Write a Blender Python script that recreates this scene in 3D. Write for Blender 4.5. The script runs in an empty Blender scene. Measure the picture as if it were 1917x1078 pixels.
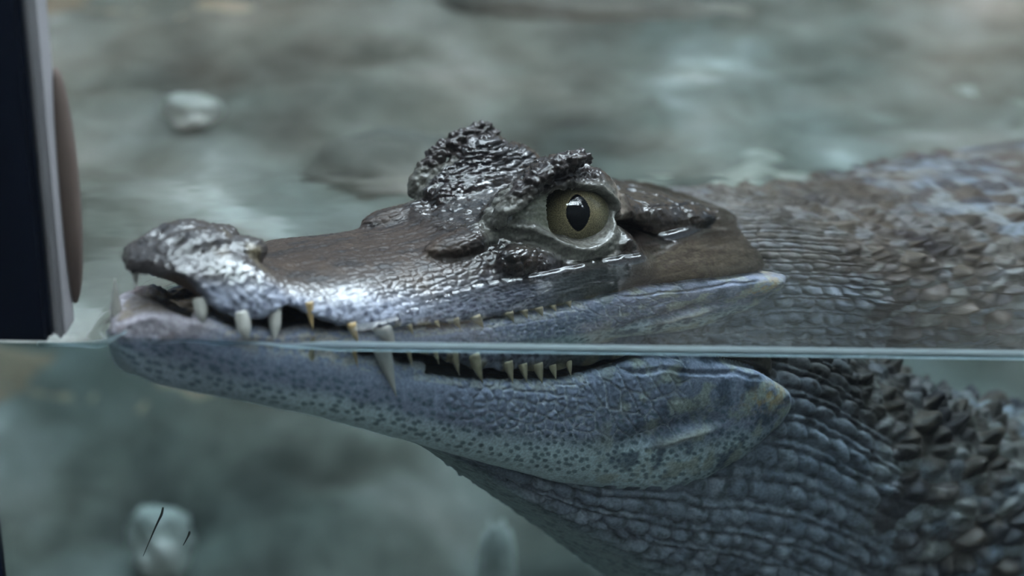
import bpy, bmesh, math, random
import numpy as np
from mathutils import Vector, Matrix
from mathutils.bvhtree import BVHTree

U = 0.00019                      # metres per modelling unit
C = bpy.context.scene.collection
scn = bpy.context.scene

# ------------------------------------------------------------------ camera
TH, F, ROLL = math.radians(22.0), 3303.0, math.radians(0.75)
fwd = Vector((0, math.cos(TH), -math.sin(TH)))
up0 = Vector((0, math.sin(TH), math.cos(TH)))
rt0 = Vector((1, 0, 0))
rt = rt0 * math.cos(ROLL) + up0 * math.sin(ROLL)
up = -rt0 * math.sin(ROLL) + up0 * math.cos(ROLL)
cam_pos = (-(fwd * F) + up * 113.0) * U
cd = bpy.data.cameras.new('camera')
cam = bpy.data.objects.new('camera', cd)
C.objects.link(cam)
M = Matrix((rt, up, -fwd)).transposed().to_4x4()
M.translation = cam_pos
cam.matrix_world = M
cd.sensor_width = 36.0
cd.lens = F / 1917.0 * 36.0
cd.clip_start = 0.01
cd.dof.use_dof = True
cd.dof.focus_distance = 0.70
cd.dof.aperture_fstop = 4.6
scn.camera = cam

# ------------------------------------------------------------------ world + lights
w = bpy.data.worlds.new('hall')
scn.world = w
w.use_nodes = True
bg = w.node_tree.nodes['Background']
bg.inputs[0].default_value = (0.60, 0.74, 0.92, 1)
bg.inputs[1].default_value = 0.75
def area_light(name, loc, target, sx, sy, power, col):
    ld = bpy.data.lights.new(name, 'AREA')
    ld.shape = 'RECTANGLE'; ld.size = sx; ld.size_y = sy
    ld.energy = power; ld.color = col
    o = bpy.data.objects.new(name, ld); C.objects.link(o)
    o.location = loc
    o.rotation_euler = (Vector(target) - Vector(loc)).to_track_quat('-Z', 'Y').to_euler()
    return o
area_light('ceiling_panel_offscreen', (0.05, 0.35, 1.60), (0.0, 0.25, 0), 1.2, 0.9, 34, (0.80, 0.90, 1.0))
area_light('hall_lamp_offscreen', (0.0, -0.95, 1.90), (0.0, 0.1, -0.1), 1.4, 0.7, 85, (0.86, 0.92, 1.0))
tl = area_light('tube_lamp_offscreen', (0.55, 0.55, 1.15), (0.0, 0.12, 0), 0.75, 0.16, 16, (0.82, 0.90, 1.0))
_z = (Vector(tl.location) - Vector((0, .12, 0))).normalized(); _x = Vector((1, 1, 0)); _x = (_x - _z * _x.dot(_z)).normalized()
tl.rotation_euler = Matrix((_x, _z.cross(_x), _z)).transposed().to_euler()

vs = scn.view_settings
vs.view_transform = 'Standard'; vs.look = 'None'; vs.gamma = 1.0; vs.exposure = 0.52
vs.use_curve_mapping = False
scn.cycles.use_denoising = True
scn.cycles.max_bounces = 14
scn.cycles.transmission_bounces = 12
scn.cycles.sample_clamp_indirect = 20.0

# ------------------------------------------------------------------ numpy noise
def _h(ix, iy, iz, seed):
    n = (ix.astype(np.int64) * 374761393 + iy.astype(np.int64) * 668265263 + iz.astype(np.int64) * 2147483647 + seed * 974634777) & 0x7fffffff
    n = ((n ^ (n >> 13)) * 1274126177) & 0x7fffffff
    n = ((n ^ (n >> 16)) * 668265263) & 0x7fffffff
    return (n ^ (n >> 15)) & 0xffffff
def hsh(ix, iy, iz, seed=0):
    return _h(ix, iy, iz, seed) / float(0xffffff)
def vnoise(p, seed=0):
    f = np.floor(p); t = p - f; t = t * t * (3 - 2 * t); f = f.astype(np.int64)
    r = 0
    for dx in (0, 1):
        for dy in (0, 1):
            for dz in (0, 1):
                wgt = (t[:, 0] if dx else 1 - t[:, 0]) * (t[:, 1] if dy else 1 - t[:, 1]) * (t[:, 2] if dz else 1 - t[:, 2])
                r = r + wgt * hsh(f[:, 0] + dx, f[:, 1] + dy, f[:, 2] + dz, seed)
    return r * 2 - 1
def fbm(p, oct=4, seed=0):
    a, r, tot = 1.0, 0, 0
    for i in range(oct):
        r = r + a * vnoise(p * (2.0 ** i), seed + i); tot += a; a *= 0.5
    return r / tot
def worley(p, seed=0, jit=0.85):
    f = np.floor(p).astype(np.int64)
    f1 = np.full(len(p), 9.0); f2 = np.full(len(p), 9.0); idv = np.zeros(len(p))
    for dx in (-1, 0, 1):
        for dy in (-1, 0, 1):
            for dz in (-1, 0, 1):
                cx, cy, cz = f[:, 0] + dx, f[:, 1] + dy, f[:, 2] + dz
                q = np.stack([cx + 0.5 + jit * (hsh(cx, cy, cz, seed) - .5), cy + 0.5 + jit * (hsh(cx, cy, cz, seed + 7) - .5), cz + 0.5 + jit * (hsh(cx, cy, cz, seed + 13) - .5)], 1)
                d = np.linalg.norm(p - q, axis=1)
                near = d < f1
                f2 = np.where(near, f1, np.minimum(f2, d))
                idv = np.where(near, hsh(cx, cy, cz, seed + 29), idv)
                f1 = np.where(near, d, f1)
    return f1, f2, idv
def worley2(x, y, seed=0, jit=0.85):
    fx, fy = np.floor(x).astype(np.int64), np.floor(y).astype(np.int64)
    f1 = np.full(len(x), 9.0); f2 = np.full(len(x), 9.0); idv = np.zeros(len(x)); o = fx * 0
    for dx in (-1, 0, 1):
        for dy in (-1, 0, 1):
            cx, cy = fx + dx, fy + dy
            d = np.hypot(x - (cx + .5 + jit * (hsh(cx, cy, o, seed) - .5)), y - (cy + .5 + jit * (hsh(cx, cy, o, seed + 7) - .5)))
            near = d < f1
            f2 = np.where(near, f1, np.minimum(f2, d)); idv = np.where(near, hsh(cx, cy, o, seed + 29), idv); f1 = np.where(near, d, f1)
    return f1, f2, idv
def sst(a, b, x):
    t = np.clip((x - a) / (b - a), 0, 1); return t * t * (3 - 2 * t)
def gauss(x, c, r):
    return np.exp(-((x - c) / r) ** 2)
def mixc(col, c, m):
    return col * (1 - m[:, None]) + np.array(c)[None, :] * m[:, None]
def table(s, keys, blur=0):
    k = np.array(keys, float)
    n = 2600
    g = np.linspace(k[0, 0], k[-1, 0], n)
    y = np.interp(g, k[:, 0], k[:, 1])
    if blur:
        step = g[1] - g[0]; r = max(1, int(blur / step))
        ker = np.exp(-(np.arange(-3 * r, 3 * r + 1) / r) ** 2 / 2); ker /= ker.sum()
        y = np.convolve(np.pad(y, 3 * r, mode='reflect', reflect_type='odd'), ker, 'valid')
    return np.interp(s, g, y)

# ------------------------------------------------------------------ object helpers
def link_mesh(name, verts, faces, mat=None, parent=None, smooth=True):
    me = bpy.data.meshes.new(name)
    me.from_pydata([tuple(v) for v in verts], [], [tuple(f) for f in faces])
    me.update()
    if smooth:
        me.polygons.foreach_set('use_smooth', [True] * len(me.polygons))
    o = bpy.data.objects.new(name, me); C.objects.link(o)
    if mat: me.materials.append(mat)
    if parent: o.parent = parent
    return o
def tag(o, label, cat, group=None):
    o['label'] = label; o['category'] = cat
    if group: o['group'] = group
    return o
def struct(o, label=None):
    o['kind'] = 'structure'
    if label: o['label'] = label
    return o
def box(name, lo, hi, mat, parent=None, bevel=0.0):
    bm = bmesh.new()
    bmesh.ops.create_cube(bm, size=1.0)
    for v in bm.verts:
        v.co = Vector([lo[i] + (v.co[i] + 0.5) * (hi[i] - lo[i]) for i in range(3)])
    if bevel:
        bmesh.ops.bevel(bm, geom=bm.edges[:], offset=bevel, segments=2, affect='EDGES')
    me = bpy.data.meshes.new(name); bm.to_mesh(me); bm.free()
    o = bpy.data.objects.new(name, me); C.objects.link(o)
    me.materials.append(mat)
    if parent: o.parent = parent
    return o
def set_col(me, name, rgb):
    a = me.color_attributes.new(name, 'FLOAT_COLOR', 'POINT')
    arr = np.ones((len(me.vertices), 4), np.float32); arr[:, :3] = rgb
    a.data.foreach_set('color', arr.ravel())

# ------------------------------------------------------------------ materials
def new_mat(name):
    m = bpy.data.materials.new(name); m.use_nodes = True
    nt = m.node_tree
    return m, nt, nt.nodes, nt.links, nt.nodes['Principled BSDF']
def mat_plain(name, col, rough=0.5, spec=0.5, metal=0.0, noise=0.0, nscale=40.0):
    m, nt, N, L, b = new_mat(name)
    b.inputs['Base Color'].default_value = (*col, 1)
    b.inputs['Roughness'].default_value = rough
    b.inputs['Metallic'].default_value = metal
    b.inputs['Specular IOR Level'].default_value = spec
    if noise:
        t = N.new('ShaderNodeTexNoise'); t.inputs['Scale'].default_value = nscale; t.inputs['Detail'].default_value = 6
        tc = N.new('ShaderNodeTexCoord'); L.new(tc.outputs['Object'], t.inputs['Vector'])
        r = N.new('ShaderNodeMix'); r.data_type = 'RGBA'
        r.inputs[6].default_value = (*[c * (1 - noise) for c in col], 1)
        r.inputs[7].default_value = (*[min(1, c * (1 + noise)) for c in col], 1)
        L.new(t.outputs['Fac'], r.inputs[0]); L.new(r.outputs[2], b.inputs['Base Color'])
        bp = N.new('ShaderNodeBump'); bp.inputs['Strength'].default_value = 0.3; bp.inputs['Distance'].default_value = 0.002
        L.new(t.outputs['Fac'], bp.inputs['Height']); L.new(bp.outputs['Normal'], b.inputs['Normal'])
    return m
def mat_skin():
    m, nt, N, L, b = new_mat('caiman_skin')
    at = N.new('ShaderNodeVertexColor'); at.layer_name = 'Col'
    aw = N.new('ShaderNodeVertexColor'); aw.layer_name = 'Wet'
    sx = N.new('ShaderNodeSeparateColor'); L.new(aw.outputs['Color'], sx.inputs[0])
    tc = N.new('ShaderNodeTexCoord')
    n1 = N.new('ShaderNodeTexNoise'); n1.inputs['Scale'].default_value = 900; n1.inputs['Detail'].default_value = 4
    L.new(tc.outputs['Object'], n1.inputs['Vector'])
    mr = N.new('ShaderNodeMapRange'); mr.inputs['From Min'].default_value = .3; mr.inputs['From Max'].default_value = .7
    mr.inputs['To Min'].default_value = .72; mr.inputs['To Max'].default_value = 1.25
    L.new(n1.outputs['Fac'], mr.inputs['Value'])
    mx = N.new('ShaderNodeMix'); mx.data_type = 'RGBA'; mx.blend_type = 'MULTIPLY'; mx.inputs[0].default_value = 1
    L.new(at.outputs['Color'], mx.inputs[6]); L.new(mr.outputs['Result'], mx.inputs[7])
    L.new(mx.outputs[2], b.inputs['Base Color'])
    L.new(sx.outputs[0], b.inputs['Roughness'])
    L.new(sx.outputs[1], b.inputs['Coat Weight'])
    L.new(sx.outputs[2], b.inputs['Specular IOR Level'])
    b.inputs['Coat Roughness'].default_value = 0.12
    b.inputs['Coat IOR'].default_value = 1.33
    n2 = N.new('ShaderNodeTexNoise'); n2.inputs['Scale'].default_value = 700; n2.inputs['Detail'].default_value = 3
    L.new(tc.outputs['Object'], n2.inputs['Vector'])
    bp = N.new('ShaderNodeBump'); bp.inputs['Strength'].default_value = .35; bp.inputs['Distance'].default_value = .0006
    vo = N.new('ShaderNodeTexVoronoi'); vo.inputs['Scale'].default_value = 520; vo.inputs['Randomness'].default_value = .9
    L.new(tc.outputs['Object'], vo.inputs['Vector'])
    ad = N.new('ShaderNodeMath'); ad.operation = 'SUBTRACT'
    L.new(n2.outputs['Fac'], ad.inputs[0]); L.new(vo.outputs['Distance'], ad.inputs[1])
    L.new(ad.outputs[0], bp.inputs['Height']); L.new(bp.outputs['Normal'], b.inputs['Normal'])
    return m
def mat_water():
    m = bpy.data.materials.new('tank_water'); m.use_nodes = True
    N, L = m.node_tree.nodes, m.node_tree.links
    N.remove(N['Principled BSDF'])
    g = N.new('ShaderNodeBsdfRefraction'); g.inputs['IOR'].default_value = 1.33; g.inputs['Roughness'].default_value = 0.0
    gl = N.new('ShaderNodeBsdfAnisotropic'); gl.inputs['Roughness'].default_value = 0.09
    fr = N.new('ShaderNodeFresnel'); fr.inputs['IOR'].default_value = 1.33
    mx = N.new('ShaderNodeMixShader')
    L.new(fr.outputs[0], mx.inputs[0]); L.new(g.outputs[0], mx.inputs[1]); L.new(gl.outputs[0], mx.inputs[2])
    L.new(mx.outputs[0], N['Material Output'].inputs['Surface'])
    a = N.new('ShaderNodeVolumeAbsorption'); a.inputs['Color'].default_value = (0.60, 0.76, 0.80, 1); a.inputs['Density'].default_value = 0.5
    L.new(a.outputs[0], N['Material Output'].inputs['Volume'])
    return m
def mat_glass():
    m = bpy.data.materials.new('tank_glass'); m.use_nodes = True
    N, L = m.node_tree.nodes, m.node_tree.links
    N.remove(N['Principled BSDF'])
    g = N.new('ShaderNodeBsdfGlass'); g.inputs['IOR'].default_value = 1.5; g.inputs['Roughness'].default_value = 0.0
    g.inputs['Color'].default_value = (0.96, 0.99, 0.985, 1)
    L.new(g.outputs[0], N['Material Output'].inputs['Surface'])
    return m
def mat_rock(name, cols, scale=6.0, stretch=(1, 1, 1)):
    m, nt, N, L, b = new_mat(name)
    tc = N.new('ShaderNodeTexCoord')
    mp = N.new('ShaderNodeMapping'); mp.inputs['Scale'].default_value = stretch
    L.new(tc.outputs['Object'], mp.inputs['Vector'])
    n1 = N.new('ShaderNodeTexNoise'); n1.inputs['Scale'].default_value = scale; n1.inputs['Detail'].default_value = 8; n1.inputs['Roughness'].default_value = .6
    n1.inputs['Distortion'].default_value = .15
    L.new(mp.outputs[0], n1.inputs['Vector'])
    cr = N.new('ShaderNodeValToRGB')
    e = cr.color_ramp.elements
    e[0].position = .36; e[0].color = (*cols[0], 1)
    e[1].position = .70; e[1].color = (*cols[-1], 1)
    for i, c in enumerate(cols[1:-1]):
        k = e.new(.36 + (.34) * (i + 1) / (len(cols) - 1)); k.color = (*c, 1)
    L.new(n1.outputs['Fac'], cr.inputs[0])
    n3 = N.new('ShaderNodeTexNoise'); n3.inputs['Scale'].default_value = 3.2; n3.inputs['Detail'].default_value = 5
    L.new(tc.outputs['Object'], n3.inputs['Vector'])
    c3 = N.new('ShaderNodeValToRGB'); f3 = c3.color_ramp.elements
    f3[0].position = .36; f3[0].color = (0.80, 0.92, 0.86, 1); f3[1].position = .64; f3[1].color = (1.12, 0.96, 0.82, 1)
    L.new(n3.outputs['Fac'], c3.inputs[0])
    m3 = N.new('ShaderNodeMix'); m3.data_type = 'RGBA'; m3.blend_type = 'MULTIPLY'; m3.inputs[0].default_value = 1
    L.new(cr.outputs[0], m3.inputs[6]); L.new(c3.outputs[0], m3.inputs[7]); L.new(m3.outputs[2], b.inputs['Base Color'])
    b.inputs['Roughness'].default_value = .8
    bp = N.new('ShaderNodeBump'); bp.inputs['Strength'].default_value = .6; bp.inputs['Distance'].default_value = .01
    n4 = N.new('ShaderNodeTexNoise'); n4.inputs['Scale'].default_value = scale * 1.7; n4.inputs['Detail'].default_value = 7
    L.new(tc.outputs['Object'], n4.inputs['Vector'])
    L.new(n4.outputs['Fac'], bp.inputs['Height']); L.new(bp.outputs['Normal'], b.inputs['Normal'])
    return m

M_skin = mat_skin()
M_water = mat_water()
M_glass = mat_glass()
M_black = mat_plain('black_plastic', (0.006, 0.009, 0.018), 0.4, spec=.12)
M_seal = mat_plain('pale_seal', (0.22, 0.205, 0.215), 0.6, noise=.2)
M_hall = mat_plain('hall_paint', (0.014, 0.016, 0.02), 0.9)
M_brown = mat_plain('brown_reflection_tint', (0.09, 0.06, 0.048), 0.6, noise=.3)  # brown of a blotchy reflection, put into the colour
M_rock = mat_rock('pond_rock', [(0.040, 0.044, 0.040), (0.12, 0.13, 0.122), (0.22, 0.235, 0.235), (0.55, 0.58, 0.61)], 6.0, (1, 1, 1))
M_rockb = mat_rock('brown_rock', [(0.05, 0.042, 0.036), (0.15, 0.12, 0.098), (0.24, 0.21, 0.185), (0.56, 0.55, 0.56)], 7.0)
M_tooth = mat_plain('tooth_enamel', (0.46, 0.44, 0.40), 0.3, noise=.15, nscale=300)
M_tan_tooth = mat_plain('tooth_tan', (0.36, 0.31, 0.21), 0.35, noise=.25, nscale=400)
M_amber = mat_plain('tooth_amber', (0.36, 0.25, 0.12), 0.3, noise=.2, nscale=300)

# ------------------------------------------------------------------ the tank
def grid_obj(name, fn, nu, nv, mat):
    us, vs_ = np.meshgrid(np.linspace(0, 1, nu), np.linspace(0, 1, nv), indexing='ij')
    P = fn(us.ravel(), vs_.ravel())
    idx = np.arange(nu * nv).reshape(nu, nv)
    fa = np.stack([idx[:-1, :-1], idx[1:, :-1], idx[1:, 1:], idx[:-1, 1:]], -1).reshape(-1, 4)
    return link_mesh(name, P, fa.tolist(), mat)
def floor_fn(u, v):
    x = -0.95 + 1.9 * u; y = 0.004 + 1.10 * v
    p = np.stack([x, y, 0 * x], 1)
    z = -0.40 + 0.035 * fbm(p * 7, 4, 3) + 0.16 * sst(0.55, 1.05, y) + 0.02 * fbm(p * 22, 3, 9)
    return np.stack([x, y, z], 1)
def back_fn(u, v):
    x = -0.95 + 1.9 * u; z = -0.50 + 1.05 * v
    p = np.stack([x, 0 * x, z], 1)
    y = 0.98 + 0.05 * fbm(p * 5, 4, 21) + 0.02 * fbm(p * 18, 3, 22)
    return np.stack([x, y, z], 1)
fl = struct(grid_obj('floor', floor_fn, 160, 100, M_rock))
wb = struct(grid_obj('wall_back', back_fn, 160, 90, M_rockb))
def side_fn(sx):
    def fn(u, v):
        y = 0.004 + 1.10 * u; z = -0.50 + 0.75 * v
        p = np.stack([0 * y, y, z], 1)
        x = sx * (0.88 + 0.04 * fbm(p * 6, 4, 33))
        return np.stack([x, y, z], 1)
    return fn
struct(grid_obj('wall_left', side_fn(-1), 60, 50, M_rock))
struct(grid_obj('wall_right', side_fn(1), 60, 50, M_rock))
struct(box('wall_unseen_hall_back', (-1.6, -1.75, -1.0), (1.6, -1.70, 2.0), M_hall))  # unseen dark hall shell, added to block light from the front
struct(box('wall_unseen_hall_left', (-1.6, -1.70, -1.0), (-1.55, -0.02, 2.0), M_hall))
struct(box('wall_unseen_hall_right', (1.55, -1.70, -1.0), (1.6, -0.02, 2.0), M_hall))
struct(box('floor_unseen_hall', (-1.6, -1.70, -1.0), (1.6, -0.02, -0.95), M_hall))  # unseen, added to keep bright surroundings from reflecting in the glass
struct(box('ceiling_unseen_hall', (-1.6, -1.70, 1.95), (1.6, -0.35, 2.0), M_hall))


# stones lying on the bottom; two white ones are added for reflected light
M_pale = mat_rock('pale_stone', [(0.10, 0.11, 0.105), (0.28, 0.30, 0.29), (0.62, 0.65, 0.67)], 14.0)
M_tan = mat_rock('tan_stone', [(0.10, 0.075, 0.055), (0.26, 0.20, 0.15), (0.42, 0.36, 0.30)], 8.0)
M_white = mat_rock('light_spot_stone', [(0.2, 0.21, 0.21), (0.45, 0.47, 0.48), (0.7, 0.72, 0.76)], 14.0)  # white rock colour standing in for reflected light
M_grey = mat_rock('grey_stone', [(0.06, 0.06, 0.06), (0.16, 0.16, 0.155), (0.30, 0.30, 0.30)], 8.0)
def stone(loc, r, mat, label, seed):
    bm = bmesh.new(); bmesh.ops.create_icosphere(bm, subdivisions=4, radius=1.0)
    P = np.array([v.co[:] for v in bm.verts])
    P = P * (1 + .75 * fbm(P * 1.6 + seed * 7.3, 5, seed))[:, None] * np.array(r)
    Fc = [[v.index for v in f.verts] for f in bm.faces]; bm.free()
    o = link_mesh('stone', P, Fc, mat); o.location = loc
    return tag(o, label, 'stone')
stone((-0.42, 0.88, -0.36), (.17, .10, .10), M_tan, 'large tan boulder below the back wall near the corner post', 1)
stone((-0.17, 0.77, -0.385), (.06, .04, .03), M_grey, 'small grey stone beside the tan boulder', 2)
stone((0.06, 0.90, -0.35), (.15, .07, .09), M_grey, 'wide dark grey boulder at the foot of the back wall', 3)
stone((0.45, 0.74, -0.41), (.13, .09, .055), M_pale, 'wide pale stone on the bottom beyond the trunk of the caiman', 4)
stone((0.17, 0.58, -0.42), (.09, .06, .045), M_pale, 'low pale stone on the bottom behind the head of the caiman', 5)
stone((-0.232, 0.65, -0.345), (.02, .02, .026), M_white, 'white stone added for a bright light spot on the bottom below the snout', 6)  # added where a reflected light spot would show
stone((-0.008, 0.50, -0.335), (.012, .012, .07), M_white, 'slim white stone added for a streak of light below the throat of the caiman', 7)  # added for a bright upright streak of reflected light
stone((-0.09, 0.63, -0.42), (.08, .06, .05), M_grey, 'low grey stone between the two added white stones', 8)

# ------------------------------------------------------------------ the caiman: coordinates (s along the head, l to the near side, z up)
PSI = math.radians(38.0); T0 = np.array([-716.0, 60.0]); KR = 0.06
AX = np.array([math.cos(PSI), math.sin(PSI)]); BX = np.array([math.sin(PSI), -math.cos(PSI)])
def to_world(P):
    P = np.asarray(P, float)
    xy = T0[None] + P[:, :1] * AX[None] + P[:, 1:2] * BX[None]
    return np.concatenate([xy, (P[:, 2] + KR * P[:, 1])[:, None]], 1) * U

def loft(ss, prof):
    """prof(s)-> (n,2) closed ring (l,z); capped with a fan at both ends"""
    rings = [prof(s) for s in ss]
    n = len(rings[0]); V = []; Fc = []
    for s, r in zip(ss, rings):
        V += [(s, q[0], q[1]) for q in r]
    m = len(rings)
    for i in range(m - 1):
        for j in range(n):
            a, b2 = i * n + j, i * n + (j + 1) % n
            Fc.append((a, b2, b2 + n, a + n))
    for i, rev in ((0, True), (m - 1, False)):
        V.append((ss[i], float(np.mean([q[0] for q in rings[i]])), float(np.mean([q[1] for q in rings[i]]))))
        c = len(V) - 1
        for j in range(n):
            a, b2 = i * n + j, i * n + (j + 1) % n
            Fc.append((c, b2, a) if rev else (c, a, b2))
    return V, Fc
def smooth_half(pts, n=46):
    pts = np.array(pts, float)
    d = np.r_[0, np.cumsum(np.linalg.norm(np.diff(pts, axis=0), axis=1))]; d /= d[-1]
    t = np.linspace(0, 1, n)
    h = np.stack([np.interp(t, d, pts[:, 0]), np.interp(t, d, pts[:, 1])], 1)
    for _ in range(2):
        h[1:-1] = (h[:-2] + 2 * h[1:-1] + h[2:]) / 4
    return h
def mirror_ring(h):
    far = h[1:-1][::-1].copy(); far[:, 0] *= -1
    return np.concatenate([h, far], 0)

UW = [(-3, 8), (5, 42), (20, 80), (50, 114), (80, 136), (110, 156), (154, 182), (190, 193), (225, 194), (283, 216), (350, 233), (408, 244), (500, 248), (600, 247), (700, 247), (800, 250), (900, 258), (1000, 276), (1100, 304), (1200, 322), (1330, 322), (1400, 298), (1440, 258), (1475, 190)]
UT = [(-3, 140), (5, 152), (25, 164), (60, 168), (120, 168), (180, 158), (245, 98), (315, 82), (415, 80), (543, 68), (640, 66), (720, 78), (800, 100), (900, 112), (1000, 102), (1100, 80), (1200, 55), (1300, 30), (1400, -10), (1450, -50), (1475, -110)]
UL = [(-3, 122), (15, 130), (40, 138), (62, 130), (80, 100), (100, 60), (154, 34), (190, 40), (225, 52), (255, 36), (283, 16), (340, -8), (408, -27), (450, -55), (553, -101), (660, -145), (770, -172), (880, -186), (974, -184), (1040, -172), (1155, -182), (1333, -246), (1437, -305), (1475, -320)]
SA = np.array([(0, 1.0), (.25, .99), (.48, .95), (.66, .84), (.80, .64), (.91, .38), (.98, .16), (1.0, .03), (.97, -.03), (.88, .02), (.65, .06), (.3, .10), (0, .12)])
SB = np.array([(0, 1.0), (.22, 1.0), (.42, 1.0), (.58, .97), (.73, .88), (.86, .72), (.95, .45), (1.0, .12), (.97, -.02), (.88, .04), (.65, .12), (.3, .18), (0, .2)])
SC = np.array([(0, 1.0), (.22, 1.0), (.42, .99), (.575, .95), (.61, .80), (.625, .64), (.74, .48), (.92, .24), (1.0, .03), (.95, -.06), (.65, -.1), (.3, -.1), (0, -.1)])
def upper_prof(s):
    ww, zt, zl = float(table(s, UW, 10)), float(table(s, UT, 14)), float(table(s, UL, 9))
    a = float(sst(640, 830, s)); b2 = float(sst(1040, 1110, s))
    k = (SA * (1 - a) + SB * a) * (1 - b2) + SC * b2
    h = np.stack([k[:, 0] * ww, zl + k[:, 1] * (zt - zl)], 1)
    return mirror_ring(smooth_half(h))
LW = [(-46, 5), (-42, 25), (-34, 40), (-20, 56), (0, 72), (20, 87), (50, 108), (80, 131), (150, 163), (250, 200), (350, 222), (450, 238), (650, 250), (842, 257), (950, 272), (1050, 294), (1200, 328), (1330, 345), (1420, 336), (1460, 308), (1488, 250)]
LL = [(-46, 20), (-35, 40), (-10, 56), (30, 62), (55, 56), (75, 38), (101, 16), (140, 0), (180, -12), (282, -40), (370, -78), (460, -110), (635, -162), (842, -199), (913, -192), (960, -186), (1040, -178), (1155, -188), (1333, -252), (1420, -310), (1465, -345), (1488, -365)]
LB = [(-46, 0), (-40, -28), (-18, -68), (15, -92), (60, -108), (154, -138), (310, -197), (540, -302), (690, -373), (897, -467), (1053, -517), (1150, -540), (1230, -535), (1342, -495), (1420, -440), (1465, -400), (1488, -380)]
SL = np.array([(0, .95), (.55, .96), (.80, .97), (.90, .99), (.965, 1.0), (1.0, .88), (1.0, .68), (.985, .46), (.93, .24), (.82, .07), (.68, 0.0), (.5, .02), (.25, .06), (0, .07)])
def lower_prof(s):
    ww, zl, zb = float(table(s, LW, 8)), float(table(s, LL, 9)), float(table(s, LB, 10))
    h = np.stack([SL[:, 0] * ww, zb + SL[:, 1] * (zl - zb)], 1)
    return mirror_ring(smooth_half(h))

def ellipsoid(c, r, nu=40, nv=24, rot=None):
    V, Fc = [], []
    for i in range(1, nv):
        ph = math.pi * i / nv
        for j in range(nu):
            t = 2 * math.pi * j / nu
            V.append((r[0] * math.sin(ph) * math.cos(t), r[1] * math.sin(ph) * math.sin(t), r[2] * math.cos(ph)))
    for i in range(nv - 2):
        for j in range(nu):
            a, b2 = i * nu + j, i * nu + (j + 1) % nu
            Fc.append((a, a + nu, b2 + nu, b2))
    V.append((0, 0, r[2])); V.append((0, 0, -r[2])); n = len(V)
    for j in range(nu):
        Fc.append((n - 2, j, (j + 1) % nu)); a = (nv - 2) * nu
        Fc.append((n - 1, a + (j + 1) % nu, a + j))
    V = np.array(V)
    if rot is not None:
        V = V @ np.array(rot.to_matrix()).T
    return (V + np.array(c)).tolist(), Fc
def tube(path, radii, n=14):
    path = np.array(path, float); V, Fc = [], []
    for i, p in enumerate(path):
        d = path[min(i + 1, len(path) - 1)] - path[max(i - 1, 0)]; d /= np.linalg.norm(d)
        a = np.cross(d, (0, 0, 1.0)); a /= np.linalg.norm(a); b2 = np.cross(a, d)
        r = radii[i]
        ra, rb = r if isinstance(r, tuple) else (r, r)
        for j in range(n):
            t = 2 * math.pi * j / n
            V.append((p + a * math.cos(t) * ra + b2 * math.sin(t) * rb).tolist())
    m = len(path)
    for i in range(m - 1):
        for j in range(n):
            q, q2 = i * n + j, i * n + (j + 1) % n
            Fc.append((q, q2, q2 + n, q + n))
    Fc.append(tuple(range(n))[::-1]); Fc.append(tuple(range((m - 1) * n, m * n)))
    return V, Fc
def resample(keys, n):
    k = np.array(keys, float); t = np.linspace(0, 1, len(k)); tt = np.linspace(0, 1, n)
    o = np.stack([np.interp(tt, t, k[:, i]) for i in range(k.shape[1])], 1)
    for _ in range(3): o[1:-1] = (o[:-2] + 2 * o[1:-1] + o[2:]) / 4
    return o

def remesh(parts, voxel):
    V, Fc = [], []
    for v, f in parts:
        o = len(V); V += [tuple(q) for q in v]; Fc += [tuple(i + o for i in q) for q in f]
    me = bpy.data.meshes.new('raw'); me.from_pydata(V, [], Fc); me.update()
    ob = bpy.data.objects.new('raw', me); C.objects.link(ob)
    md = ob.modifiers.new('r', 'REMESH'); md.mode = 'VOXEL'; md.voxel_size = voxel; md.adaptivity = 0.0
    dg = bpy.context.evaluated_depsgraph_get(); dg.update()
    ev = ob.evaluated_get(dg); m2 = bpy.data.meshes.new_from_object(ev)
    P = np.empty(len(m2.vertices) * 3); m2.vertices.foreach_get('co', P); P = P.reshape(-1, 3)
    loops = np.empty(len(m2.loops), np.int64); m2.loops.foreach_get('vertex_index', loops)
    Q = loops.reshape(-1, 4)
    bpy.data.objects.remove(ob); bpy.data.meshes.remove(me); bpy.data.meshes.remove(m2)
    return P, Q
def edges_of(Q):
    E = np.concatenate([Q[:, [0, 1]], Q[:, [1, 2]], Q[:, [2, 3]], Q[:, [3, 0]]], 0)
    return E
def lap(P, E, it, lam=0.5, mask=None):
    n = len(P)
    deg = np.bincount(E[:, 0], minlength=n) + np.bincount(E[:, 1], minlength=n)
    for _ in range(it):
        A = np.stack([np.bincount(E[:, 0], P[E[:, 1], k], n) + np.bincount(E[:, 1], P[E[:, 0], k], n) for k in range(3)], 1) / np.maximum(deg, 1)[:, None]
        m = lam if mask is None else lam * mask[:, None]
        P = P + (A - P) * m
    return P
def normals(P, Q):
    d1 = P[Q[:, 2]] - P[Q[:, 0]]; d2 = P[Q[:, 3]] - P[Q[:, 1]]
    fn = np.cross(d1, d2); n = len(P)
    N = np.stack([sum(np.bincount(Q[:, j], fn[:, k], n) for j in range(4)) for k in range(3)], 1)
    return N / np.maximum(np.linalg.norm(N, axis=1), 1e-9)[:, None]

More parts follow.
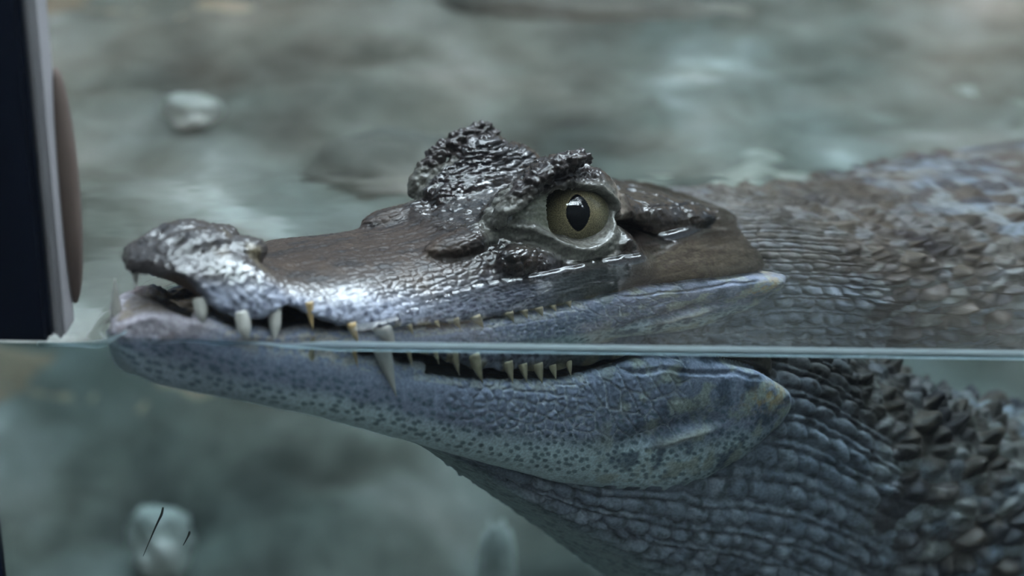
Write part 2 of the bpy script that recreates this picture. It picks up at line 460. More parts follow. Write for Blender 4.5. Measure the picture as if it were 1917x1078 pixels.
parts = []
parts.append(loft(np.r_[np.linspace(-3, 60, 16), np.linspace(68, 1475, 170)], upper_prof))
parts.append(loft(np.r_[np.linspace(-46, 40, 24), np.linspace(48, 1488, 170)], lower_prof))
EYE = np.array([970.0, 122.0, 60.0]); ER = 84.0
for sd in (1, -1):
    parts.append(ellipsoid((118, sd * 34, 158), (84, 48, 34)))                 # nostril mound
    parts.append(ellipsoid((190, sd * 52, 130), (72, 44, 36)))
    parts.append(ellipsoid((905, sd * 112, 74), (168, 92, 88)))
    parts.append(ellipsoid((916, sd * 120, 116), (88, 60, 90)))
    parts.append(ellipsoid((905, sd * 130, 138), (58, 46, 62)))               # orbit mound
    parts.append(ellipsoid((985, sd * 122, 82), (100, 82, 90)))
    parts.append(tube(resample([(742, sd * 150, 92), (778, sd * 158, 140), (830, sd * 165, 176), (890, sd * 166, 199), (945, sd * 164, 207), (990, sd * 156, 192)], 30), np.interp(np.linspace(0, 1, 30), [0, .2, .8, 1], [10, 20, 21, 9])))   # brow ridge
    parts.append(ellipsoid((768, sd * 192, 22), (48, 34, 34)))   # lump before the eye
    parts.append(tube(resample([(1072, sd * 150, 92), (1080, sd * 172, 50), (1072, sd * 188, 6), (1050, sd * 200, -30)], 16), [20] * 16))   # post-orbital bar
    parts.append(ellipsoid((690, sd * 118, 62), (100, 40, 26)))
gs_ = np.linspace(70, 520, 40)
for sd in (1, -1):
    gp = np.stack([gs_, sd * (table(gs_, LW, 8) * .86 - 6), table(gs_, LL, 9) + 4 + 5 * np.sin(gs_ / 13)], 1)
    parts.append(tube(gp, [(26, 15)] * 40))
# ridge joining the eyes in front (the spectacle)
parts.append(tube(resample([(735, -120, 84), (705, -60, 70), (700, 0, 66), (705, 60, 70), (735, 120, 84)], 24), [(24, 13)] * 24))
HP, HQ = remesh(parts, 3.2)
HE = edges_of(HQ)
HP = lap(HP, HE, 14, 0.5)
HN = normals(HP, HQ)
if np.mean(np.sum((HP - HP.mean(0)) * HN, 1)) < 0: HQ = HQ[:, ::-1]; HN = -HN

# ---- sculpt the head
EU = [(700, 100), (766, 116), (820, 138), (885, 147), (950, 140), (1000, 124), (1020, 96), (1040, 80)]
ED = [(700, 112), (766, 109), (836, 82), (880, 45), (938, 26), (1000, 44), (1020, 76), (1040, 90)]
def sculpt_head(P, Nn, E, Q):
    s, l, z = P[:, 0], P[:, 1], P[:, 2]; al = np.abs(l)
    # eye openings: almond in the side view
    zu = table(s, EU, 14); zd = table(s, ED, 14)
    inside = np.minimum(np.minimum(zu - z, z - zd), np.minimum(s - 766, 1026 - s))
    front_m = sst(866, 852, s - 26 * ((z - 92) / 55) ** 2)
    reg = (al > 95) & (al < 290)
    ins = np.where(reg, inside, -999)
    pit = sst(-4, 10, ins)
    ball = EYE[1] + np.sqrt(np.clip(ER ** 2 - (s - EYE[0]) ** 2 - (z - EYE[2]) ** 2, 0, None)) - 7
    tgt = np.where(front_m > .5, np.maximum(al - 13, 100), ball)
    l2 = np.where(pit > 0, np.sign(l) * (al - pit * np.maximum(al - tgt, 0)), l)
    P = P.copy(); P[:, 1] = l2
    rim = np.exp(-((ins + 12) / 9.0) ** 2) * reg
    P += Nn * (rim * 9.0)[:, None]
    rim2 = np.exp(-((ins + 38) / 8.0) ** 2) * reg * (z < 60)
    P -= Nn * (rim2 * 6.0)[:, None]
    # ear slit behind the eye
    es = (s - 1095) / 62.0; ez = (z - (18 - .55 * (s - 1095)))
    ear = np.exp(-es ** 4) * np.exp(-(ez / 16.0) ** 2) * (al > 120)
    P[:, 1] -= np.sign(l) * ear * 62
    return P, ins, ear
HP, H_ins, H_ear = sculpt_head(HP, HN, HE, HQ)
HP = lap(HP, HE, 2, 0.4)
HN = normals(HP, HQ)

def head_detail(P, Nn):
    s, l, z = P[:, 0], P[:, 1], P[:, 2]; al = np.abs(l)
    zl = table(s, UL, 9); zlow = table(s, LL, 9); zb = table(s, LB, 10)
    wu = table(s, UW, 10); wl = table(s, LW, 8)
    mid = np.where(s > 930, (zl + zlow) / 2, np.where(s < 80, 95, (zl + zlow) / 2))
    upper = z > mid - 2
    inner = np.where(upper, (al < wu - 30) & (z < zl + 26) & (Nn[:, 2] < 0.2), (al < wl - 34) & (Nn[:, 2] > -.2) & (z > zb + .45 * (zlow - zb)) & (s < 1000))
    d = np.zeros(len(P))
    col = np.tile(np.array([0.050, 0.035, 0.028]), (len(P), 1))
    rough = np.full(len(P), 0.42); coat = np.full(len(P), 0.06); spec = np.full(len(P), .16)
    n_lo = fbm(P / 60.0, 4, 1); n_hi = fbm(P / 12.0, 3, 2)
    # --- upper surfaces: brown-black with fine lengthwise wrinkles
    wr = fbm(np.stack([s / 70 + n_lo * .6, l / 11, z / 11], 1), 3, 5)
    d += np.where(upper & (s > 260), wr * 2.4, 0)
    h1, h2, hid = worley(P / 13.0, 15)
    d += np.where(upper & (s < 420), sst(.62, .1, h1) * 2.6 * sst(420, 300, s), 0)
    f1, f2, idv = worley2(s / 26, (l - z) / 19, 11)
    d += np.where(upper & (s > 380) & (s < 820), sst(0.02, .3, f2 - f1) * 2.2 - 1.1, 0)
    wp = fbm(np.stack([s / 80, l / 17, z / 17], 1), 3, 305)
    col = mixc(col, (0.028, 0.023, 0.022), sst(-.1, .5, -wp) * upper)
    col = mixc(col, (0.085, 0.058, 0.042), sst(.15, .6, n_lo) * .7 * upper)
    # --- snout sides: pale speckled grey, down to the lip
    hgt = (z - zl) / np.maximum(table(s, UT, 14) - zl, 30)
    pale = upper * sst(.78, .35, hgt + .12 * n_lo + .05 * n_hi) * sst(960, 780, s) * sst(30, 110, s + .0)
    g1, g2, gid = worley2(s / 15.0, (z + .5 * al) / 14., 31)
    col = mixc(col, (0.21, 0.225, 0.28), pale * (.85 + .15 * n_hi))
    col = mixc(col, (0.045, 0.05, 0.075), pale * sst(.45, .25, g1) * (gid > .35) * .75)
    d += pale * sst(.6, .1, g1) * 2.0
    d += pale * fbm(P / 34.0, 2, 8) * 3.0
    rough = np.where(upper & (s < 700), .46, rough); coat = np.where(upper & (s < 800) & (z > -5), .04 + .25 * sst(700, 800, s), coat)
    ridge_ = upper * gauss(hgt, .62, .2) * sst(80, 160, s) * sst(760, 600, s)
    spec = spec + .9 * ridge_; coat = coat + .25 * ridge_; rough = rough - .1 * ridge_
    # canine bulge and notch
    d += 9 * gauss(s, 395, 55) * gauss(z, -5, 45) * (al > 150) * upper
    d -= 7 * gauss(s, 232, 26) * gauss(z, 55, 28) * (al > 120) * upper
    d += upper * gauss(z, 0, 26) * sst(620, 700, s) * sst(1060, 1000, s) * fbm(P / 36.0, 3, 9) * 15
    # nose: darker mottled, wet
    nose = upper * sst(300, 200, s) * sst(95, 140, z)
    col = mixc(col, (0.034, 0.028, 0.028), nose * .9)
    col = mixc(col, (0.13, 0.10, 0.055), nose * sst(.05, .4, n_lo) * sst(110, 190, s))
    spec = spec + .4 * nose; coat = coat + .25 * nose; rough = rough - .1 * nose
    nostril = gauss(s, 78, 20) * gauss(al, 40, 16) * sst(150, 175, z)
    d -= nostril * 24
    # --- brow and orbit
    brow = (gauss(al, 160, 34) * sst(120, 172, z) * sst(750, 790, s) * sst(1035, 1000, s))
    b1, b2_, bid = worley(np.stack([s / 17, l / 22, z / 17], 1), 41)
    d += np.clip(brow * 1.4, 0, 1) * (sst(.65, .1, b1) * 9 - 3)
    top = upper * sst(120, 150, z) * sst(740, 790, s) * sst(1050, 1010, s) * sst(165, 140, al)
    rid = np.abs(fbm(np.stack([s / 40 + l / 60, l / 30, z / 9.0], 1), 3, 44))
    d += top * (sst(.0, .25, rid) * 8 - 4)
    col = mixc(col, (0.028, 0.022, 0.022), np.clip(brow * 1.3, 0, 1) * .9)
    col = mixc(col, (0.042, 0.033, 0.031), top * .8)
    rough = np.where((brow + top) > .3, .28, rough); coat = np.where((brow + top) > .3, .55, coat)
    # wet, nearly black skin around the eyes where the water film clings
    wetz = upper * sst(620, 730, s + 60 * n_lo) * sst(1090, 1040, s) * sst(-18, 4, z) * (1 - np.clip(brow * 1.3, 0, 1))
    col = col * (1 - .55 * wetz)[:, None]
    wetd = wetz * sst(-40, -70, H_ins) * sst(150, 110, z)
    d += wetd * (fbm(P / 24.0, 3, 47) * 6 + 2.5 * np.abs(fbm(P / 13.0, 2, 49)))
    rough = rough * (1 - wetz) + .25 * wetz; coat = np.maximum(coat, .75 * wetz); spec = np.maximum(spec, .3 * wetz)
    # lids
    wl_ = sst(-62, -30, H_ins) * (al > 110)
    coat = coat * (1 - .7 * wl_)
    lid = sst(-62, -30, H_ins) * (z < 168) * (al > 110) * (1 - np.clip(brow * 1.2, 0, 1) * (z > 130))
    col = mixc(col, (0.115, 0.11, 0.095), lid * .9)
    col = mixc(col, (0.11, 0.105, 0.09), lid * sst(.0, .5, n_hi) * .8)
    col = mixc(col, (0.24, 0.19, 0.15), lid * sst(1030, 1060, s) * .8)
    d += lid * fbm(np.stack([s / 20, l / 20, z / 6], 1), 2, 51) * 1.8
    fm = sst(866, 852, s - 26 * ((z - 92) / 55) ** 2)
    col = mixc(col, (0.10, 0.08, 0.07), sst(2, 14, H_ins) * (1 - fm))
    col = mixc(col, (0.15, 0.15, 0.115), sst(0, 10, H_ins) * fm * .9)
    # --- skull table: dark glossy plates
    tab = upper * sst(1070, 1110, s) * sst(-90, -40, z - table(s, UT, 14) - 20) * (al < 240)
    t1, t2, tid = worley(np.stack([s / 95, l / 75, z / 200], 1), 61)
    d += tab * (sst(.0, .12, t2 - t1) * 6 - 3 + fbm(P / 22, 3, 62) * 4)
    col = mixc(col, (0.028, 0.021, 0.016), tab * .9)
    col = mixc(col, (0.009, 0.008, 0.008), tab * sst(-.15, .2, n_lo + .4 * (tid - .5)))
    rough = np.where(tab > .5, .2, rough); coat = np.where(tab > .5, .6, coat)
    # --- cheek behind the eye under water: brown streaky
    ck = upper * sst(980, 1120, s) * sst(.62, .5, hgt)
    col = mixc(col, (0.11, 0.087, 0.063), ck * (.55 + .35 * sst(-.5, .5, wp) - .5 * sst(1300, 1420, s)))
    col = mixc(col, (0.11, 0.122, 0.125), upper * sst(760, 860, s) * sst(-5, -50, z) * sst(1100, 980, s) * .8)
    col = mixc(col, (0.035, 0.028, 0.022), ck * sst(.0, .3, n_hi + .4 * n_lo) * .6)
    col = mixc(col, (0.16, 0.135, 0.10), ck * sst(.05, .35, fbm(P / 20.0, 4, 66)) * .5)
    lipband = upper * gauss(z - zl, 6, 16) * (s > 430) * (s < 1010)
    sc1 = np.sin(s / 11.0 + n_lo * 2)
    col = mixc(col, (0.30, 0.25, 0.14), lipband * sst(-.2, .6, sc1) * .8)
    d += lipband * sc1 * 3.0
    # --- lower jaw
    lo = ~upper
    jh = (z - zb) / np.maximum(zlow - zb, 40)
    cj = np.tile(np.array([0.245, 0.275, 0.36]), (len(P), 1))
    cream = sst(.52, .26, jh + .10 * n_lo + .02 * n_hi) * np.where(s < 1250, 1, sst(1440, 1250, s) * .8 + .2)
    cj = mixc(cj, (0.52, 0.62, 0.63), cream * .95 * (.45 + .55 * sst(60, 330, s)))
    p1, p2, pid = worley2(s / 19.0, (z + .42 * s) / 15.0, 71, .8)
    spots = sst(.42, .22, p1) * sst(.02, .16, jh) * sst(.85, .6, jh) * (pid > .2)
    cj = mixc(cj, (0.10, 0.15, 0.18), spots * .8)
    mott = sst(-.1, .34, fbm(P / 34, 5, 77)) * sst(900, 1050, s) * sst(.02, .18, jh)
    cj = mixc(cj, (0.075, 0.10, 0.14), mott * .85)
    pl = sst(-.06, .36, fbm(P / 38, 5, 79)) * sst(900, 1000, s)
    cj = mixc(cj, (0.38, 0.40, 0.34), pl * .8)
    och = gauss(s, 1350, 70) * gauss(z, -318, 30) * sst(-.15, .25, n_hi + .5 * n_lo)
    cj = mixc(cj, (0.42, 0.30, 0.15), och * .9)
    # polygonal scales with pale seams on the side of the jaw
    big = sst(850, 960, s + 40 * n_lo)
    wz = z + .25 * s + 8 * n_lo
    c1a, c2a, _ = worley2(s / 25, wz / 21, 81, .8)
    c1b, c2b, _ = worley2((s + .5 * wz) / 40, wz / 50, 85, .85)
    e_ = np.where(big > .5, (c2b - c1b) * 2.0, (c2a - c1a))
    c2, c1 = e_, 0 * e_
    band = sst(.38, .5, jh) * sst(440, 640, s) * sst(1180, 1080, s)
    seam = sst(.17, .03, c2 - c1)
    cj = mixc(cj, (0.58, 0.61, 0.66), band * seam * sst(560, 760, s) * .9)
    d += np.where(lo, band * (sst(.0, .25, c2 - c1) * 6 - 3), 0)
    k1, k2, kid = worley2(s / 17.0, z / 15., 91, .7)
    bump = sst(.42, .1, k1) * band
    d += np.where(lo, bump * 2.2, 0)
    cj = mixc(cj, (0.40, 0.40, 0.36), (jh > .9) * sst(.0, .4, n_hi + .2) * (s > 250) * (s < 900) * .6)
    d += np.where(lo, fbm(P / 30, 3, 83) * 2.0, 0)
    # pinkish lip at the chin
    chin = sst(150, 60, s) * sst(-5, 25, z)
    cj = mixc(cj, (0.36, 0.32, 0.35), chin * .9)
    cj = mixc(cj, (0.17, 0.125, 0.115), chin * sst(.0, .3, n_lo + .4 * n_hi) * .8)
    d += np.where(lo, chin * fbm(P / 30.0, 3, 87) * 9, 0)
    gumb = gauss(z, zlow, 20) * sst(60, 120, s) * sst(420, 300, s)
    cj = mixc(cj, (0.45, 0.40, 0.36), gumb * sst(-.2, .2, n_hi) * .9)
    # dent at the side of the jaw
    ds_, dz_ = s - 1105, z + 358
    uu = ds_ * .985 + dz_ * .17; vv = -ds_ * .17 + dz_ * .985
    dent = np.exp(-(uu / 92) ** 4) * np.exp(-((vv - 6) / 24.0) ** 2)
    edge = np.exp(-((uu - 35) / 70) ** 4) * np.exp(-((vv + 26) / 9.0) ** 2)
    side = lo & (al > 150)
    d += np.where(side, -20 * dent + 7 * edge, 0)
    cj = mixc(cj, (0.42, 0.42, 0.38), edge * .8)
    d += np.where(side, -14 * gauss(s, 1205, 22) * gauss(z, -352, 16), 0)
    # long folds running back over the ramus
    fold = np.abs((z - (-205 - .12 * (s - 1000) - 30 * ((s - 1000) / 350) ** 2 + 14 * n_lo)))
    fl_ = sst(8, 2, fold) * sst(960, 1010, s) * sst(1360, 1300, s)
    d += np.where(side, -6 * fl_, 0)
    col = col * (.68 + .3 * np.clip(pale, 0, 1))[:, None]
    cj = np.clip(cj * 1.25, 0, .85)
    col = np.where(lo[:, None], cj, col)
    rough = np.where(lo, .4, rough); coat = np.where(lo, .2, coat)
    # mouth line
    ml = gauss(z, (zl + zlow) / 2, 5) * sst(900, 960, s) * sst(1460, 1400, s)
    d -= ml * 12
    # inside of the mouth
    im = inner.astype(float)
    col = mixc(col, (0.13, 0.085, 0.06), im * upper * .95)
    col = mixc(col, (0.30, 0.25, 0.21), im * lo * .9 * (.7 + .3 * np.clip(n_hi * 3, -1, 1)))
    d = np.where(inner, n_hi * 2, d)
    return P + Nn * d[:, None], col, rough, coat, spec
HP, Hcol, Hrough, Hcoat, Hspec = head_detail(HP, HN)

# ---- neck and trunk: a structured loft with bead-like scales
NT = [(600, -330), (700, -340), (1000, -330), (1300, -150), (1450, -105), (1543, -125), (1700, -222), (1850, -322), (2030, -437), (2250, -540), (2500, -625), (2748, -713), (3300, -900), (4200, -1220), (6200, -1900)]
NB = [(600, -335), (683, -376), (827, -497), (1074, -701), (1190, -805), (1400, -965), (1700, -1150), (2100, -1330), (2750, -1560), (3300, -1720), (4200, -1780), (5000, -1880), (6200, -1940)]
NW = [(600, 20), (700, 80), (827, 150), (1074, 236), (1190, 262), (1320, 288), (1420, 305), (1500, 325), (1600, 345), (1700, 362), (2000, 420), (2400, 490), (2750, 530), (3300, 540), (4200, 330), (5000, 150), (6200, 20)]
def neck_mesh():
    ss = np.r_[np.arange(600, 2900, 6.0), np.arange(2900, 6201, 60.0)]
    al = np.r_[np.linspace(-.05, math.pi * 1.06, 300), np.linspace(math.pi * 1.06, 2 * math.pi - .05, 72)[1:-1]]
    S, A = np.meshgrid(ss, al, indexing='ij')
    sh = S.shape
    s, a = S.ravel(), A.ravel()
    zt, zb, ww = table(s, NT, 30), table(s, NB, 30), table(s, NW, 24)
    zc = zb + (zt - zb) * .52; h = np.where(np.cos(a) > 0, zt - zc, zc - zb)
    ca, sa = np.cos(a), np.sin(a)
    e = .82
    l = ww * np.sign(sa) * np.abs(sa) ** e
    z = zc + h * np.sign(ca) * np.abs(ca) ** .9
    P = np.stack([s, l, z], 1)
    idx = np.arange(len(s)).reshape(sh)
    nxt = np.roll(idx, -1, 1)
    Q = np.stack([idx[:-1], nxt[:-1], nxt[1:], idx[1:]], -1).reshape(-1, 4)
    return P, Q, a, sh
NP, NQ, NA, NSH = neck_mesh()
NN = normals(NP, NQ)
if np.mean(NN[:, 1] * NP[:, 1]) < 0: NQ = NQ[:, ::-1]; NN = -NN
def neck_detail(P, Nn, a):
    s, l, z = P[:, 0], P[:, 1], P[:, 2]
    a = np.mod(a, 2 * math.pi); a = np.minimum(a, 2 * math.pi - a)
    n_lo = fbm(P / 90.0, 4, 101); n_hi = fbm(P / 14.0, 3, 102)
    # warped lattice: rows around, beads along; small next to the jaw
    back = sst(1420, 1700, s)
    gs = np.linspace(600, 6300, 4000)
    step = 52 + 6 * sst(1400, 1600, gs)
    G = np.r_[0, np.cumsum(1 / ((step[1:] + step[:-1]) / 2)) * (gs[1] - gs[0])]
    jaw_rear = 1455
    slant = (a - 1.9) * 1.3
    i_ = np.interp(s + 50 * slant * sst(1.9, 2.6, a) + 10 * n_lo, gs, G)
    Rr = (table(s, NW, 24) + (table(s, NT, 30) - table(s, NB, 30)) / 2) / 2
    j_ = 40 + (a - 1.75) * Rr / 58.0 + .22 * n_lo
    row = np.floor(j_); fr = j_ - row
    thr = a > 2.2
    minor = (fr > .74) & ~thr
    i_ = i_ + np.where(thr, .7 * fr, 0)
    i_ = i_ * np.where(minor, 1.9, 1.0) + .5 * (row % 2) + .35 * hsh(row, row * 0, row * 0, 5)
    ci = np.floor(i_)
    x = (i_ - ci) * 2 - 1; y = np.where(thr, (fr - .5) / .5, np.where(minor, (fr - .87) / .13, (fr - .37) / .37))
    rid = hsh(ci, row, minor.astype(np.int64), 3)
    x = x * (1 + .12 * (rid - .5))
    rr = (np.abs(x) ** 2.6 + np.abs(y) ** 2.6) ** (1 / 2.6)
    dome = np.clip(1 - (rr * 1.06) ** 3.0, 0, 1) ** .55
    size = np.interp(s, gs, step)
    amp = (.50 + .16 * rid) * size * np.where(minor, .38, 1.0) * np.maximum(.6 + .4 * back, .95 * thr)
    tilt = sst(2.1, 2.3, a) * 1.5
    d1 = amp * dome * (1 + .5 * x * tilt) - amp * .62
    # irregular scutes on the shoulders and back
    k1, k2, kid = worley(np.stack([s / 74, l / 50, z / 46], 1), 121, .8)
    ir = sst(1560, 1840, s + 160 * n_lo - 110 * sst(2.1, 2.6, a))
    dome2 = sst(.0, .5, k2 - k1) * np.clip(1 - .7 * k1, 0, 1)
    d2 = (22 + 26 * (kid > .6)) * dome2 - 14
    keel = sst(1.2, .7, a) * back
    d2 = d2 + keel * 5 * sst(.4, .0, k1)
    d = d1 * (1 - ir) + d2 * ir
    dome = dome * (1 - ir) + dome2 * 1.3 * ir; rid = np.where(ir > .5, kid, rid)
    d = d * sst(680, 900, s) + fbm(P / 18.0, 3, 105) * 2.4
    d = d * (1 - .92 * sst(2.2, 2.7, a) * sst(1750, 1500, s))
    far = sst(2900, 2950, s); d = d * (1 - far)
    col = np.tile(np.array([0.19, 0.225, 0.28]), (len(P), 1))
    col = mixc(col, (0.34, 0.38, 0.43), .75 * rid)
    col = mixc(col, (0.07, 0.09, 0.10), sst(0, .4, n_hi) * .7)
    th = sst(2.2, 2.7, a) * sst(1650, 1200, s)
    col = mixc(col, (0.30, 0.40, 0.40), th * .7)
    col = mixc(col, (0.10, 0.14, 0.15), th * sst(.05, .4, n_hi) * .6)
    dark = (rid > .55) * sst(1560, 1800, s) * sst(2.4, 1.5, a)
    col = mixc(col, (0.035, 0.03, 0.035), dark * .85)
    brn = sst(1600, 1850, s) * sst(2.3, 1.3, a) * sst(-.3, .3, n_lo)
    col = mixc(col, (0.12, 0.092, 0.068), brn * .8)
    pal = (rid < .25) * sst(1560, 1800, s)
    col = mixc(col, (0.36, 0.36, 0.33), pal * .4)
    nape = sst(1.45, .9, a) * sst(2400, 2100, s)
    col = mixc(col, (0.10, 0.08, 0.058), nape * .8 * (.6 + .4 * rid))
    col = mixc(col, (0.035, 0.03, 0.028), nape * sst(.0, .35, n_lo + .5 * n_hi) * .8)
    nuch = gauss(s, 1950, 110) * sst(1.15, .7, a) * sst(-.1, .3, n_lo)
    col = mixc(col, (0.03, 0.028, 0.035), nuch * .9)
    return P + Nn * d[:, None], col
NP, Ncol = neck_detail(NP, NN, NA)

V = np.concatenate([HP, NP], 0); Q = np.concatenate([HQ, NQ + len(HP)], 0)
WV = to_world(V)
caiman = bpy.data.objects.new('caiman', None); C.objects.link(caiman)
base = Vector(WV[len(HP):].mean(0)); 
caiman.location = (0, 0, 0)
tag(caiman, 'brown and blue-grey caiman lying half submerged behind the tank glass', 'caiman')
me = bpy.data.meshes.new('body')
me.from_pydata(WV.tolist(), [], Q.tolist()); me.update()
me.polygons.foreach_set('use_smooth', [True] * len(me.polygons))
body = bpy.data.objects.new('body', me); C.objects.link(body); body.parent = caiman
me.materials.append(M_skin)
set_col(me, 'Col', np.concatenate([Hcol, Ncol], 0))
wet = np.zeros((len(V), 3)); wet[:len(HP), 0] = Hrough; wet[:len(HP), 1] = Hcoat; wet[:len(HP), 2] = Hspec; wet[len(HP):, 2] = .3; wet[len(HP):, 0] = .5; wet[len(HP):, 1] = .1
set_col(me, 'Wet', wet)

# ---- eyes
def mat_eye():
    m, nt, N, L, b = new_mat('eye_iris')
    at = N.new('ShaderNodeVertexColor'); at.layer_name = 'Col'
    tc = N.new('ShaderNodeTexCoord')
    v = N.new('ShaderNodeTexVoronoi'); v.inputs['Scale'].default_value = 1500; v.feature = 'DISTANCE_TO_EDGE'
    L.new(tc.outputs['Object'], v.inputs['Vector'])
    mr = N.new('ShaderNodeMapRange'); mr.inputs['From Max'].default_value = .25; mr.inputs['To Min'].default_value = .45; mr.inputs['To Max'].default_value = 1.2
    L.new(v.outputs['Distance'], mr.inputs['Value'])
    mx = N.new('ShaderNodeMix'); mx.data_type = 'RGBA'; mx.blend_type = 'MULTIPLY'; mx.inputs[0].default_value = 1
    L.new(at.outputs['Color'], mx.inputs[6]); L.new(mr.outputs['Result'], mx.inputs[7]); L.new(mx.outputs[2], b.inputs['Base Color'])
    b.inputs['Roughness'].default_value = .3
    b.inputs['Coat Weight'].default_value = .7; b.inputs['Coat Roughness'].default_value = .02; b.inputs['Specular IOR Level'].default_value = .05
    return m
M_eye = mat_eye()
for sd in (1, -1):
    v, f = ellipsoid((0, 0, 0), (ER, ER, ER), 200, 150)
    v = np.array(v)
    # gaze direction in (s,l,z): outwards, turned to the front and a little up
    g = np.array([-.44, sd * .80, .40]); g /= np.linalg.norm(g)
    upv = np.array([0.0, 0, 1.0]); upv -= g * (upv @ g); upv /= np.linalg.norm(upv)
    sdv = np.cross(upv, g)
    v = np.stack([v[:, 0], v[:, 1], v[:, 2]], 1) @ np.stack([sdv, upv, g], 0)
    pu, pv, pg = v @ sdv / ER, v @ upv / ER, v @ g / ER
    front = pg > 0
    pup = ((np.abs(pu) / .31) ** 1.6 + (np.abs(pv) / .48) ** 1.7)
    rad = np.hypot(pu, pv)
    col = np.tile(np.array([0.13, 0.108, 0.062]), (len(v), 1))
    col = mixc(col, (0.085, 0.075, 0.042), sst(.35, .9, rad))
    col = mixc(col, (0.22, 0.18, 0.10), sst(1.22, 1.04, pup) * .7)
    col = mixc(col, (0.003, 0.003, 0.004), sst(1.03, .98, pup) * front)
    col = mixc(col, (0.05, 0.045, 0.03), sst(.88, .98, rad))
    P = v + np.array([EYE[0], sd * EYE[1], EYE[2]])
    eo = link_mesh('eyeball', to_world(P), f, M_eye, caiman)
    set_col(eo.data, 'Col', col)
    eo['label'] = 'olive gold eye with a black slit pupil'

# ---- teeth (base s,l,z, tip s,l,z, radius)
TE = [(-20,-20,36, -22,-20,113, 11), (16,0,120, 10,0,92, 7), (82,126,80, 80,130,40, 13), (143,174,52, 141,178,4, 15), (210,182,58, 197,186,-8, 13), (270,205,48, 269,205,-1, 9),
 (407,243,-35, 430,250,-154, 20), (465,246,-55, 469,250,-98, 7), (529,247,-75, 532,251,-104, 7), (575,247,-90, 581,252,-138, 10), (625,247,-108, 639,252,-166, 14), (710,249,-140, 714,254,-181, 11),
 (748,250,-152, 749,255,-184, 10), (785,251,-158, 788,256,-195, 12), (823,253,-168, 823,257,-193, 8), (862,256,-166, 860,260,-191, 8), (344,232,-5, 350,237,-80, 10), (270,203,-65, 272,205,-20, 9)]
for i, (a, b_, c_, d_, e_, f_, r) in enumerate(TE):
    for sd in ((1, -1) if b_ > 200 else (1,)):
        A = np.array([a, sd * (b_ - (14 if 2 <= i <= 5 else 16 if i == 6 else 9)), c_ + (2 if 2 <= i <= 5 else 3)], float); B = np.array([d_, sd * e_, f_], float)
        n = 12; path = [A + (B - A) * t for t in np.linspace(-.04, 1, n)]
        blunt = i in (2, 3, 4)
        rr = [max(.8, r * (1.0 - max(0, t) ** (4.0 if blunt else 1.35)) * (1 if not blunt else 1)) for t in np.linspace(-.04, 1, n)]
        v, f = tube(path, rr, 12)
        o = link_mesh('tooth', to_world(v), f, M_amber if i in (5, 16) else M_tan_tooth if i >= 7 else M_tooth, caiman)

# ------------------------------------------------------------------ water with a meniscus around the animal
bvh = BVHTree.FromPolygons([Vector(p) for p in WV], [tuple(q) for q in Q.tolist()])
def axis(segs):
    out = []
    for a, b_, st in segs:
        n = max(1, int(round((b_ - a) / st))); out += list(np.linspace(a, b_, n, endpoint=False))
    return np.array(out + [segs[-1][1]])
xs = axis([(-.95, -.2, .03), (-.2, -.145, .002), (-.145, .13, .0005), (.13, .22, .004), (.22, .95, .03)])
ys = axis([(0.0, .006, .0004), (.006, .125, .0005), (.125, .2, .002), (.2, 1.2, .02)])
X, Y = np.meshgrid(xs, ys, indexing='ij')
Z = np.zeros_like(X)
pts = np.stack([X.ravel(), Y.ravel(), 0 * X.ravel()], 1)
Z = 0.0005 * fbm(pts * np.array([14, 30, 1]), 3, 201).reshape(X.shape) * sst(.10, .3, Y) * 2.0
Z += 0.00012 * fbm(pts * np.array([60, 90, 1]), 2, 205).reshape(X.shape)
near = (X > -.15) & (X < .135) & (Y < .13)
Zf = Z.ravel(); nf = near.ravel()
for k in np.nonzero(nf)[0]:
    r = bvh.find_nearest(Vector((pts[k, 0], pts[k, 1], 0.0)), 0.011)
    if r[0] is not None:
        Zf[k] += 0.0026 * math.exp(-r[3] / 0.0026)
Zf += (0.0012 * np.exp(-pts[:, 1] / 0.0012))
Z = Zf.reshape(X.shape)
nx, ny = X.shape
top = np.stack([X.ravel(), Y.ravel(), Z.ravel()], 1)
idx = np.arange(nx * ny).reshape(nx, ny)
fa = np.stack([idx[:-1, :-1], idx[1:, :-1], idx[1:, 1:], idx[:-1, 1:]], -1).reshape(-1, 4).tolist()
per = list(idx[:, 0]) + list(idx[-1, 1:]) + list(idx[-2::-1, -1]) + list(idx[0, -2:0:-1])
VV = top.tolist(); base_i = len(VV)
VV += [(VV[i][0], VV[i][1], -0.55) for i in per]
np_ = len(per)
for k in range(np_):
    k2 = (k + 1) % np_
    fa.append((per[k2], per[k], base_i + k, base_i + k2))
fa.append(tuple(base_i + k for k in range(np_))[::-1])
water = link_mesh('water', VV, fa, M_water)
sm = np.array([True] * ((nx - 1) * (ny - 1)) + [False] * (np_ + 1))
water.data.polygons.foreach_set('use_smooth', sm)
tag(water, 'clear teal water filling the tank up to the bright waterline', 'water'); water['kind'] = 'stuff'

# ------------------------------------------------------------------ glass and frame
pane = box('window_1', (-0.9, -0.0085, -0.55), (0.9, -0.0006, 0.40), M_glass)
struct(pane)
post = bpy.data.objects.new('corner_post', None); C.objects.link(post); post.location = (0, 0, 0)
tag(post, 'black vertical corner post with a pale seal above the waterline', 'post')
box('post_body', (-0.30, 0.0012, 0.0005), (-0.1635, 0.03, 0.40), M_black, post, .002)
box('seal_strip', (-0.1633, 0.0040, 0.0005), (-0.1592, 0.020, 0.40), M_seal, post, .0015)
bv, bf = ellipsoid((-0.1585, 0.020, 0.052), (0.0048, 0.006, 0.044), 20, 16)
link_mesh('brown_reflection', bv, bf, M_brown, post)  # solid brown shape added in place of a reflection beside the post
tr = box('trim_1', (-0.30, -0.0125, -0.55), (-0.1862, -0.0088, 0.40), M_black); struct(tr)

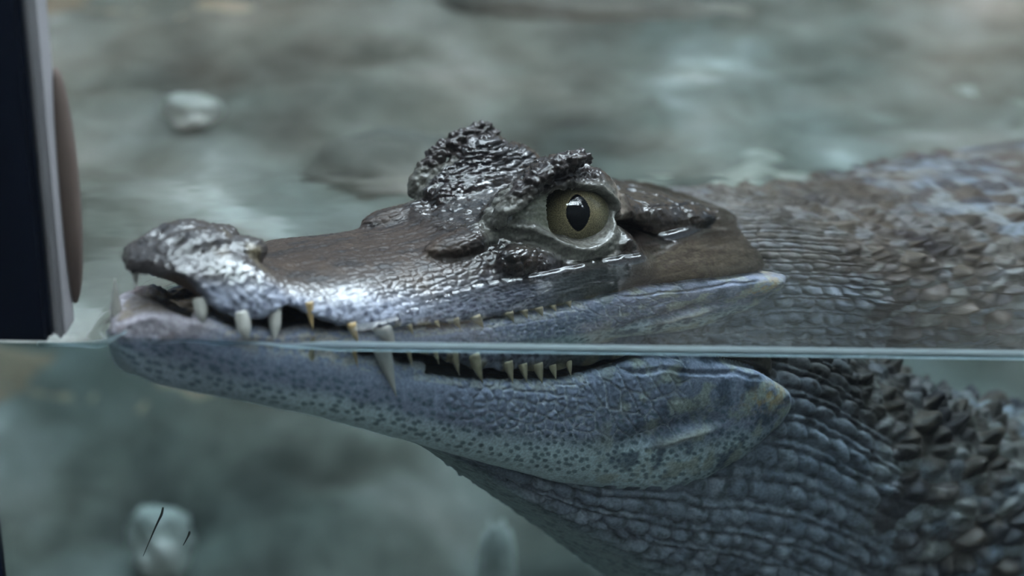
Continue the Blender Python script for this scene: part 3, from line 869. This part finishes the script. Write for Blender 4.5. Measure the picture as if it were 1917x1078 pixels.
# pale bead of water creeping up the inside of the glass
def bead(name, xs_, zs_, rs_):
    path = np.stack([xs_, 0.0014 + 0 * xs_, zs_], 1); V, Fc = [], []; n = 14
    for p, r in zip(path, rs_):
        for j in range(n):
            t = 2 * math.pi * j / n
            V.append((p[0], p[1] + .0011 * math.cos(t), p[2] + r * math.sin(t)))
    for i in range(len(path) - 1):
        for j in range(n):
            q, q2 = i * n + j, i * n + (j + 1) % n
            Fc.append((q, q2, q2 + n, q + n))
    return V, Fc
M_bead = bpy.data.materials.new('waterline_film'); M_bead.use_nodes = True
_b = M_bead.node_tree.nodes['Principled BSDF']
_b.inputs['Base Color'].default_value = (0.80, 0.95, 1.0, 1); _b.inputs['Transmission Weight'].default_value = 1.0
_b.inputs['IOR'].default_value = 1.33; _b.inputs['Roughness'].default_value = 0.65
xa = np.linspace(-0.168, -0.1365, 40)
za = 0.0002 + 0.0052 * sst(-0.150, -0.135, xa) ** 1.6
va, fa_ = bead('a', xa, za, .0004 + .0007 * gauss(xa, -.146, .007))
xb = np.linspace(-0.128, 0.88, 260)
zb_ = 0.0008 + .0010 * sst(-.075, -.115, xb) + 0.0004 * np.sin(xb * 260) * sst(-.06, -.09, xb)
rb_ = .0003 + .0013 * sst(-.088, -.060, xb)
vb, fb = bead('b', xb, zb_, rb_)
wl = link_mesh('waterline', list(va) + list(vb), list(fa_) + [tuple(i + len(va) for i in q) for q in fb], M_bead, water)
wl['label'] = 'bright pale blue waterline along the glass'

# two thin bits of plant drifting in the water
def twig(pts, r, label):
    p = resample(pts, 14)
    V, Fc = tube(p, np.interp(np.linspace(0, 1, 14), [0, .3, 1], [r, r * 1.3, r * .3]), 7)
    o = link_mesh('twig', V, Fc, M_twig)
    return tag(o, label, 'twig')
M_twig = mat_plain('dead_plant', (0.07, 0.07, 0.06), 0.8)
twig([(-0.1369, 0.060, -0.0878), (-0.1375, 0.060, -0.0910), (-0.1389, 0.060, -0.0933), (-0.1426, 0.061, -0.1017), (-0.1463, 0.061, -0.1103)], .0004, 'thin dark twig drifting in the water below the snout')
twig([(-0.1269, 0.060, -0.0985), (-0.1274, 0.060, -0.1002), (-0.1300, 0.061, -0.1052)], .0004, 'short dark bit of twig drifting beside the longer one')
